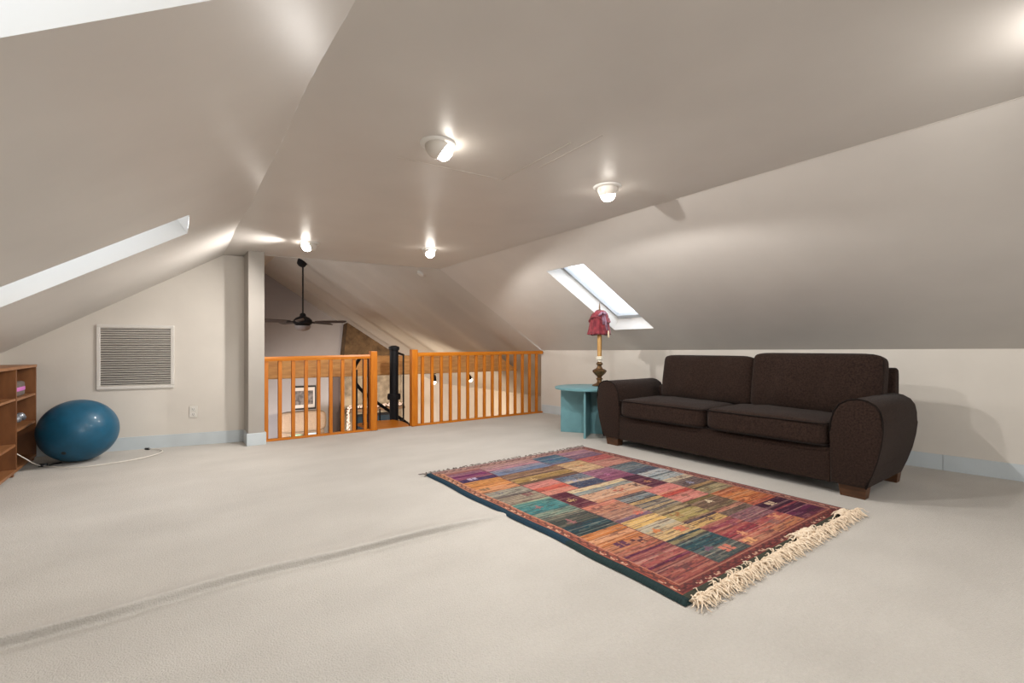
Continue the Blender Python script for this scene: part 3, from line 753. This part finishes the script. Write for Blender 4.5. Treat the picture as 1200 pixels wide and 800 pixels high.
def border_col(x, y, i, j):
    ex, ey = min(x - RX0, RX1 - x), min(y - RY0, RY1 - y)
    left = x - RX0 < .105 and (x - RX0) <= ey + .0
    if x - RX0 < .042: return (30, 62, 82) if y > 1.75 else (36, 60, 62)
    if y - RY0 < .045: return (72, 74, 62)
    if RX1 - x < .028: return (84, 74, 82)
    if RY1 - y < .022: return (92, 74, 78)
    along = y if ex < ey else x
    dist = min(ex, ey)
    k = int(along / .034); h = (k * 7919 + 13) % 11
    wob = math.sin(along * 95) * .008
    if y - RY0 < .11 and ey <= ex: base = (138, 62, 58)
    elif x - RX0 < .11 and ex <= ey: base = mixc((168, 78, 62), (198, 128, 90), max(0, min(1, (y - 1.3) / 1.8)))
    elif RY1 - y < .12 and ey <= ex: base = (166, 122, 116)
    else: base = (164, 96, 88)
    if abs(dist - .075 - wob) < .008: return mixc(base, (70, 44, 48), .55)
    if abs(dist - .062 + wob) < .006 and h < 6: return mixc(base, (230, 184, 150), .75)
    if .095 < dist < .103: return mixc(base, (210, 140, 110), .6)
    if .05 < dist < .056: return mixc(base, (84, 36, 44), .5)
    return base
for i in range(NX):
    x = RX0 + (i + .5) * dx
    for j in range(NY):
        y = RY0 + (j + .5) * dy
        cc = None
        for p in PT:
            if p[0] <= x < p[1] and p[2] <= y < p[3]:
                tot = sum(s_[0] for s_ in p[4]); t = (y - p[2]) / (p[3] - p[2]) * tot + .5 * rowj[j] * .0
                acc = 0
                for th, co in p[4]:
                    acc += th
                    if t <= acc: cc = co; break
                cc = cc or p[4][-1][1]
                # streaks of neighbouring yarn colours
                q = noise.noise(Vector((x * 9, y * 95, p[0] * 5)))
                k2 = p[4][int((abs(q) * 17 + j) % len(p[4]))][1]
                cc = mixc(cc, k2, .34 if q > .12 else .06)
                if q > .26: cc = mixc(cc, (60, 40, 48), .35)
                if rowj[j] > .72 and (int(p[0] * 37) + j) % 3: cc = mixc(cc, (66, 46, 52), .30)
                elif rowj[j] < -.72 and (int(p[0] * 53) + j) % 3: cc = mixc(cc, (236, 200, 168), .30)
                if q < -.22: cc = mixc(cc, (235, 190, 150), .20)
                break
        if cc is None:
            cc = border_col(x, y, i, j) if (x < 1.715 or x > 3.25 or y < 1.16 or y > 3.2) else (130, 78, 76)
        g_ = .3 * cc[0] + .59 * cc[1] + .11 * cc[2]
        cols[i][j] = mixc(cc, (g_ * 1.02, g_, g_ * .97), .22); cols[i][j] = tuple(q * .9 for q in cols[i][j])
for (mx, my, g, co) in MO:
    G = GLY[g]; cw = .0108; flip = rr.random() < .5
    for i in range(NX):
        x = RX0 + (i + .5) * dx
        if abs(x - mx) > .05: continue
        for j in range(NY):
            y = RY0 + (j + .5) * dy
            c_ = int((x - mx) / cw + len(G[0]) / 2); r_ = int((my - y) / cw + len(G) / 2)
            if flip: c_ = len(G[0]) - 1 - c_
            if 0 <= r_ < len(G) and 0 <= c_ < len(G[0]) and G[r_][c_] == '1': cols[i][j] = mixc(cols[i][j], co, .8)
def edge_wob(y): return .006 * math.sin(y * 4.2) + .004 * math.sin(y * 11)
rug = thing('rug', ((RX0 + RX1) / 2, (RY0 + RY1) / 2, 0), 'multicoloured patchwork rug with cream fringe lying on the cream carpet before the brown sofa', 'rug')
ox, oy = rug.location.x, rug.location.y
me = bpy.data.meshes.new('pile'); verts = []; faces = []; fc = []
for i in range(NX + 1):
    for j in range(NY + 1):
        x, y = RX0 + i * dx, RY0 + j * dy
        e_ = min(i, NX - i, j, NY - j)
        z = (.003 if e_ == 0 else .013 if e_ == 1 else .016) + .0016 * noise.noise(Vector((x * 6, y * 6, 0))) + .004 * max(0, noise.noise(Vector((x * 1.5, y * 1.5, 5))))
        verts.append((x - ox + (edge_wob(y) if i < NX / 2 else 0) * (1 - i / (NX / 2)) , y - oy, z))
for i in range(NX):
    for j in range(NY):
        a = i * (NY + 1) + j; faces.append((a, a + NY + 1, a + NY + 2, a + 1)); fc.append(cols[i][j])
me.from_pydata(verts, [], faces); me.update()
ca = me.color_attributes.new('Col', 'FLOAT_COLOR', 'CORNER')
buf = []
for c in fc: buf += [*S(*c), 1.0] * 4
ca.data.foreach_set('color', buf); me.materials.append(M['rug'])
for p in me.polygons: p.use_smooth = True
po = bpy.data.objects.new('pile', me); COL.objects.link(po); po.parent = rug
# cream fringe along the near end: bunches of yarn, some tossed back over the edge
b = B(); rf = random.Random(5)
x = RX0 + .03
def strand(p0, ang, L, r, lift):
    pts = []; a = ang; p = Vector(p0)
    for k in range(6):
        pts.append(p.copy()); a += rf.uniform(-.75, .75)
        p = p + Vector((math.cos(a), math.sin(a), 0)) * (L / 5)
        t = (k + 1) / 5
        p.z = p0[2] * (1 - t) + .006 * t + lift * math.sin(PI * min(1, t * 1.15)) + rf.uniform(0, .006)
    b.tube([(q.x - ox, q.y - oy, max(.004, q.z)) for q in pts], [r, r * 1.15, r * 1.1, r, r * .9, r * .55], 5)
while x < RX1 - .005:
    u = (x - RX0) / (RX1 - RX0)
    toss = (.56 < u < .66) or (.88 < u < .93)
    for k in range(10 if not toss else 15):
        if toss and k < 5:
            strand((x + rf.uniform(-.012, .012), RY0 - rf.uniform(0, .014), .020), PI / 2 + rf.uniform(-.9, .7), rf.uniform(.05, .085), .0036, .022)
        else:
            strand((x + rf.uniform(-.012, .012), RY0 + rf.uniform(-.006, .004), .014), -PI / 2 + .25 + rf.uniform(-1.1, 1.1), rf.uniform(.04, .09), .0029, rf.uniform(.002, .022))
    if rf.random() < .22:
        strand((x, RY0 + .01, .022), PI / 2 + rf.uniform(-1.1, 1.1), rf.uniform(.03, .05), .0022, .012)
    x += .0165
tag(b.build('fringe', M['fringe'], rug, smooth=True, label='thick cream yarn fringe on the near end'), kind='stuff')
b = B(); x = RX0 + .02
while x < RX1:
    for k in range(2):
        a = PI / 2 + rf.uniform(-.9, .9); strand((x, RY1 - .004, .012), a, rf.uniform(.02, .05), .0028, .006)
    x += rf.uniform(.02, .06)
strand((RX0 + .01, RY1 - .01, .012), PI * .95, .07, .004, .006); strand((RX0 + .01, RY1 - .02, .012), PI * 1.02, .06, .004, .006)
strand((RX1 - .06, RY1 - .01, .012), PI * .6, .06, .004, .01)
tag(b.build('fringe', M['darkfringe'], rug, smooth=True, label='sparse worn fringe on the far end'), kind='stuff')

# ------------------------------------------------------------------ teal side table
tx, ty = 3.985, 3.875
tb = thing('side_table', (tx, ty, 0), 'teal painted round side table with crossed panel base beside the brown sofa', 'table')
b = B(); n = 40
b.lathe([(.39, .522), (.41, .524), (.415, .535), (.413, .546), (.40, .55)], 48); b.build('tabletop', M['teal'], tb, angle=35)
a1 = math.atan2(-.82, .57); a2 = math.atan2(.57, .82)
for k, a in enumerate((a1, a2)):
    if k == 0:
        b = B(); b.box(-.35, .35, -.011, .011, 0, .523, .002, 1, Matrix.Rotation(a, 4, 'Z')); b.build('base_panel', M['teal'], tb)
    else:
        for s in (-1, 1):
            b = B(); b.box(*( (.0112, .36) if s > 0 else (-.36, -.0112)), -.011, .011, 0, .523, .002, 1, Matrix.Rotation(a, 4, 'Z')); b.build('base_panel', M['teal'], tb)

# ------------------------------------------------------------------ table lamp
lx, ly = 4.14, 3.87
lm = thing('table_lamp', (lx, ly, .55), 'slender brass table lamp with crumpled maroon fabric shade on the teal table', 'lamp')
b = B(); b.lathe([(.085, 0), (.09, .008), (.075, .02), (.045, .03), (.03, .045), (.028, .07), (.04, .08), (.04, .09), (.025, .10)], 32); b.build('lamp_base', M['bronze'], lm, angle=40)
b = B(); b.lathe([(.024, .10), (.03, .115), (.055, .14), (.075, .165), (.078, .185), (.06, .20), (.04, .205), (.035, .215), (.022, .24), (.035, .255), (.04, .265), (.03, .28), (.018, .29)], 32,
                 fn=lambda r, z, a: (r * (1 + .07 * math.cos(8 * a) * (1 if .13 < z < .21 else 0)), z)); b.build('turned_bulb', M['bronze'], lm, angle=40)
b = B(); b.lathe([(.018, .29), (.018, .31), (.04, .318), (.043, .345), (.030, .352), (.022, .358)], 24); b.build('drip_collar', M['crystal'], lm, angle=40)
b = B(); b.lathe([(.026, .355), (.027, .45), (.027, .58), (.024, .62), (.018, .63), (.018, .66)], 24); b.build('stem', M['gold'], lm, angle=40)
def shadefn(r, z, a):
    t = (z - .60) / .30
    pl = .05 * math.cos(13 * a + 3 * t) + .10 * noise.noise(Vector((math.cos(a) * 2.2, math.sin(a) * 2.2, z * 11)))
    return r * (1 + pl * (1.4 - .5 * t)), z + .012 * noise.noise(Vector((math.cos(a) * 2, math.sin(a) * 2, z * 6 + 4)))
prof = [(.115, .655), (.135, .61), (.128, .63), (.118, .67), (.114, .72), (.108, .78), (.098, .83), (.088, .86), (.070, .885), (.045, .90), (.012, .905)]
b = B(); b.lathe(prof, 64, fn=shadefn); b.build('lamp_shade', M['shade'], lm, smooth=True)
b = B()   # gathered fold swagged round the shade
pts = [(.112 * math.cos(a) * 1.06, .112 * math.sin(a) * 1.06, .79 + .035 * math.sin(2 * a + 1.2)) for a in [2 * PI * k / 32 for k in range(33)]]
b.tube(pts, [.011 + .004 * math.sin(k * 1.7) for k in range(33)], 8, cap=False); b.build('shade_fold', M['shade'], lm, smooth=True)
cd = Vector((-.72, -.70, 0)); cr = Vector((.70, -.72, 0))      # toward the room, and to its right
b = B()
for (dx0, dz0, dx1, dz1, w0, w1) in ((.03, .86, .045, .73, .014, .024), (.05, .85, .085, .66, .012, .026), (.03, .87, -.01, .83, .02, .03), (.04, .87, .075, .845, .02, .028)):
    P0 = cd * .112 + cr * dx0 + Vector((0, 0, dz0)); P1 = cd * .135 + cr * dx1 + Vector((0, 0, dz1)); Pm = (P0 + P1) / 2 + cd * .012
    b.tube([P0, Pm, P1], [w0 * .6, w1 * .55, w1 * .5], 6)
b.build('bow', M['bow'], lm, smooth=True)
b = B(); P0 = cd * .11 + cr * .10
b.tube([P0 + Vector((0, 0, .66)), P0 + Vector((0, 0, .63)), P0 + cr * .004 + Vector((0, 0, .575))], [.004, .010, .012], 8); b.build('tassel', M['tassel'], lm, smooth=True)
b = B(); b.lathe([(.012, .90), (.016, .91), (.008, .925), (.010, .94), (.007, .96), (.004, .985), (.001, 1.0)], 16); b.build('finial', M['bronze'], lm, smooth=True)

# ------------------------------------------------------------------ exercise ball
bl = thing('exercise_ball', (-.655, 5.60, 0), 'large blue exercise ball on the carpet below the wall grille', 'exercise ball')
r = .272; b = B(); b.sphere((0, 0, 0), r, 64, 40, (1.02, 1.02, 1.0))
for v in b.bm.verts:
    v.co.z += r
    if v.co.z < .012: v.co.z = .012 - (.012 - v.co.z) * .35
    for lat in (.12, .20, .34, .42):
        if abs(v.co.z - lat) < .004: v.co *= .999
b.build('ball_body', M['ball'], bl, smooth=True)
dirp = Vector((-.25, -.78, -.55)).normalized()
b = B(); b.lathe([(.016, -.004), (.016, .003), (.009, .005), (.004, .006)], 16, Matrix.Translation(Vector((0, 0, r)) + dirp * (r * 1.013)) @ dirp.to_track_quat('Z', 'Y').to_matrix().to_4x4())
b.build('valve_plug', M['black'], bl)

# ------------------------------------------------------------------ bookcase
BX0, BX1 = -1.215, -.975; BY1 = 5.915; bh = .855
bc = thing('bookcase', (BX0, BY1, 0), 'brown wooden open bookcase against the left knee wall', 'bookcase')
def bp(name, x0, x1, y0, y1, z0, z1, m='shelf', bev=.002):
    b = B(); b.box(x0 - BX0, x1 - BX0, y0 - BY1, y1 - BY1, z0, z1, bev); return b.build(name, M[m], bc)
D1 = 5.245; D2 = 4.575; E0 = 3.90
bp('top_panel', BX0, BX1 + .004, E0, BY1, bh - .022, bh, 'shelf2')
bp('base_panel', BX0, BX1, E0, BY1, .03, .052, 'shelf2')
bp('back_panel', BX0, BX0 + .008, E0, BY1, .052, bh - .022)
for y in (BY1 - .02, E0): bp('side_panel', BX0 + .008, BX1, y, y + .02, .052, bh - .022)
for y in (D1, D2): bp('divider', BX0 + .008, BX1, y - .011, y + .011, .052, bh - .022)
for (y0, y1, zs) in ((D1 + .011, BY1 - .02, (.60, .354)), (D2 + .011, D1 - .011, (.607, .25)), (E0 + .02, D2 - .011, (.60, .354))):
    for z in zs: bp('shelf', BX0 + .008, BX1 - .003, y0, y1, z - .018, z, 'shelf2')
for y in (BY1 - .06, D1 - .06, D2 - .06, E0 + .04):
    bp('foot', BX1 - .05, BX1 - .01, y, y + .04, 0, .03); bp('foot', BX0 + .02, BX0 + .06, y, y + .04, 0, .03)
# items on its shelves
cs = thing('storage_case', (-1.05, 5.56, .60), 'grey cloth case with a pink band on the upper bookcase shelf', 'case')
b = rbox(.045, .15, .062, 7, 5); b.build('case_body', M['greyc'], cs, smooth=True, loc=(0, 0, .062))
b = rbox(.047, .145, .020, 9, 5); b.build('pink_band', M['pink'], cs, smooth=True, loc=(0, 0, .062))
b = B(); b.tube([(0, -.06, .12), (0, -.05, .145), (0, .0, .15), (0, .03, .145), (0, .04, .12)], .009, 8); b.build('handle', M['black'], cs, smooth=True)
og = B()
ro = random.Random(4)
for k in range(16):
    og.sphere((ro.uniform(-.03, .03), ro.uniform(-.10, .10), .03 + ro.uniform(0, .05)), ro.uniform(.022, .034), 10, 7)
o = og.build('ornament', M['silver'], None, smooth=True, loc=(-1.04, 5.56, .357)); tag(o, 'lumpy silver ornament on the middle bookcase shelf', 'ornament')

# ------------------------------------------------------------------ cord
def smooth_path(pts, n=8):
    out = []; P = [Vector(p) for p in pts]; P = [P[0]] + P + [P[-1]]
    for i in range(1, len(P) - 2):
        for k in range(n):
            t = k / n; a, b_, c, d_ = P[i - 1:i + 3]
            out.append(.5 * ((2 * b_) + (c - a) * t + (2 * a - 5 * b_ + 4 * c - d_) * t * t + (3 * b_ - a - 3 * c + d_) * t ** 3))
    return out + [P[-2]]
ex = thing('extension_cord', (-.86, 5.55, 0), 'white cord trailing from the bookcase round the blue ball on the carpet', 'cord')
cp = [(-1.12, 5.29, .20), (-1.02, 5.29, .19), (-.955, 5.36, .115), (-.91, 5.43, .05), (-.87, 5.49, .0125), (-.78, 5.38, .0125), (-.62, 5.25, .0125), (-.42, 5.26, .0125), (-.20, 5.36, .0125), (-.07, 5.54, .0125), (-.09, 5.70, .0125), (-.17, 5.80, .0125)]
b = B(); b.tube([(p.x + .86, p.y - 5.55, p.z) for p in smooth_path(cp)], .0042, 8); b.build('cable', M['cord'], ex, smooth=True)
b = B(); b.tube([(.03, -.06, .012), (.06, -.02, .013), (.10, .0, .013)], .0055, 8); b.tube([(-.03, -.05, .016), (.02, -.06, .016)], .014, 10); b.build('plug', M['black'], ex, smooth=True)
b = B(); b.tube([(.69, .25, .011), (.66, .275, .011)], .011, 10); b.build('plug', M['black'], ex, smooth=True)

# ------------------------------------------------------------------ wall grille and outlet
gslope = math.atan2(-.19, 1)
gx = -.272
vt = thing('wall_grille', (gx, gy(gx) - .001, .60), 'square white louvred return air grille on the gable wall above the blue ball', 'vent', rz=gslope)
W, H0, H1 = .308, 0, .632
b = B()
for x0, x1, z0, z1 in ((-W, W, H1 - .028, H1), (-W, W, 0, .03), (-W, -W + .03, .03, H1 - .028), (W - .03, W, .03, H1 - .028)): b.box(x0, x1, -.014, 0, z0, z1, .004)
b.build('grille_frame', M['ventframe'], vt)
b = B(); b.box(-W + .02, W - .02, -.002, 0, .02, H1 - .02); b.build('back_plate', M['dark'], vt)
b = B(); ns = 26
for k in range(ns):
    z = .036 + (H1 - .07) * k / (ns - 1)
    b.box(-W + .03, W - .03, -.0085, .0085, -.0015, .0015, 0, 1, Matrix.Translation((0, -.0085, z)) @ Matrix.Rotation(-.92, 4, 'X'))
b.build('louvres', M['ventslat'], vt)
for x in (-W + .015, W - .015):
    for z in (.10, H1 - .10):
        b = B(); b.lathe([(.006, 0), (.005, .003), (.002, .004)], 12, Matrix.Translation((x, -.014, z)) @ Matrix.Rotation(PI / 2, 4, 'X')); b.build('screw', M['ventslat'], vt)
ot = thing('wall_outlet', (.19, gy(.19) - .001, .345), 'white duplex power outlet low on the gable wall right of the grille', 'outlet', rz=gslope)
b = B(); b.box(-.036, .036, -.007, 0, -.06, .06, .004); b.build('cover_plate', M['plastic'], ot)
for s in (-1, 1):
    b = B(); b.box(-.016, .016, -.0095, -.006, s * .026 - .017, s * .026 + .017, .004); q = b.build('socket', M['white'], ot)
    b = B()
    for xx in (-.007, .007): b.box(xx - .0015, xx + .0015, -.0102, -.009, s * .026 - .003, s * .026 + .008)
    b.box(-.002, .002, -.0102, -.009, s * .026 - .011, s * .026 - .007)
    b.build('socket_slot', M['dark'], q)

# ------------------------------------------------------------------ recessed eyeball lights
def eyeball(x, y, aim, label, power=24, beam=None, size=172, blend=.12):
    z = cz(x, y)
    t = thing('recessed_light', (x, y, z), label, 'ceiling light', 'eyeball lights in the flat ceiling')
    b = B()
    b.lathe([(.062, .0), (.062, -.010), (.072, -.012), (.088, -.008), (.092, 0.0)], 40); b.build('trim_ring', M['white'], t, angle=50)
    a = Vector(aim).normalized(); Rm = a.to_track_quat('Z', 'Y').to_matrix().to_4x4()
    T = Matrix.Translation((0, 0, -.012)) @ Rm
    prof = [(.0655 * math.sin(q), .0655 * math.cos(q)) for q in [PI * k / 20 for k in range(6, 19)]]
    b = B(); b.lathe(prof, 40, T)
    b.build('eyeball', M['eye'], t, angle=50)
    b = B(); b.lathe([(.046, .036), (.047, .044), (.044, .060), (.034, .073), (.018, .081), (.004, .083)], 28, T); b.build('bulb', M['bulb'], t, smooth=True)
    d = bpy.data.lights.new('flood_beam', 'SPOT'); d.energy = power; d.color = (1, .965, .92); d.spot_size = math.radians(size); d.spot_blend = blend; d.shadow_soft_size = .018
    o = bpy.data.objects.new('flood_beam', d); COL.objects.link(o); o.parent = t
    o.location = T @ Vector((0, 0, .115)); o.rotation_euler = Vector(beam or (a.x * .3, a.y * .3, -1)).to_track_quat('-Z', 'Y').to_euler()
    return t
eyeball(1.105, 2.15, (.75, -.26, -.60), 'nearest eyeball ceiling light aimed away to the right, beside the ceiling seam', 58)
eyeball(2.31, 2.09, (.22, .10, -.95), 'eyeball ceiling light nearest the right slope, aimed nearly straight down', 50)
eyeball(1.09, 4.80, (-.80, -.25, -.62), 'far eyeball ceiling light above the ceiling fan and left railing', 76, (-1, .10, -.78), 136, 1.0)
eyeball(2.21, 4.50, (.05, -.55, -.80), 'far eyeball ceiling light above the longer railing', 62)
for (x, y) in ((1.1, -.10), (2.31, -.10), (1.1, -3.0), (2.3, -3.0)):  # unseen lights added for room light; nearer pair follows highlights on the ceilings
    eyeball(x, y, (.05, .9 if y > -1 else .1, -.45 if y > -1 else -.7), 'eyeball ceiling light added out of view in the loft behind the viewer', (11 if x > 2 else 8) if y > -1 else 9, (.05, .8, -.50) if y > -1 and x > 2 else None, 160 if y > -1 and x > 2 else 172, .5 if y > -1 and x > 2 else .12)
sd = thing('smoke_detector', (2.875, 6.10, rz(2.88) - .012), 'small round white smoke detector just beyond the end of the flat ceiling', 'smoke detector')
sd.rotation_euler = (0, math.atan(.626), 0)
b = B(); b.lathe([(.055, .006), (.058, -.008), (.050, -.028), (.03, -.034), (.005, -.035)], 28); b.build('housing', M['white'], sd, angle=40)
b = B(); b.lathe([(.058, .008), (.066, .006), (.066, -.006), (.058, -.008)], 28); b.build('mounting_ring', M['plastic'], sd, angle=40)

# ------------------------------------------------------------------ added fill lamps and sky
def area(name, loc, aim, sx, sy, e, col=(1, 1, 1)):
    d = bpy.data.lights.new(name, 'AREA'); d.shape = 'RECTANGLE'; d.size = sx; d.size_y = sy; d.energy = e; d.color = col
    o = bpy.data.objects.new(name, d); COL.objects.link(o); o.location = loc
    o.rotation_euler = Vector(aim).to_track_quat('-Z', 'Y').to_euler(); return d
area('rear_fill', ((WX0 + WX1) / 2, YB + .05, (WZ0 + WZ1) / 2), (0, 1, .05), WX1 - WX0, WZ1 - WZ0, 50, (1, .985, .96))  # added fill lamp at the unseen rear window
area('lower_room_fill', (-1.6, 9.0, -.7), (.9, .62, -.12), 2.2, 1.0, 75, (1, .95, .92)).spread = math.radians(60)  # added fill lamp for the lower great room, no window behind it
area('upper_roof_fill', (-.6, 8.2, 1.25), (1, -.4, .35), 1.4, .8, 52, (1, .97, .93))  # added fill lamp to brighten the vaulted roof, no window behind it
w = bpy.data.worlds.new('overcast'); sc.world = w; w.use_nodes = True
bg = w.node_tree.nodes['Background']; bg.inputs[0].default_value = (.88, .94, 1, 1); bg.inputs[1].default_value = 2.4

# ------------------------------------------------------------------ camera and view
cd_ = bpy.data.cameras.new('camera'); co = bpy.data.objects.new('camera', cd_); COL.objects.link(co)
co.location = (0, 0, 1.0); co.rotation_euler = (PI / 2, 0, -math.atan2(400, 545))
cd_.sensor_width = 36; cd_.lens = 36 * 545 / 1200; cd_.shift_y = 8 / 1200; cd_.clip_start = .05
sc.camera = co
sc.view_settings.view_transform = 'Standard'; sc.view_settings.look = 'None'
sc.view_settings.gamma = 1; sc.view_settings.use_curve_mapping = False
sc.view_settings.exposure = .42
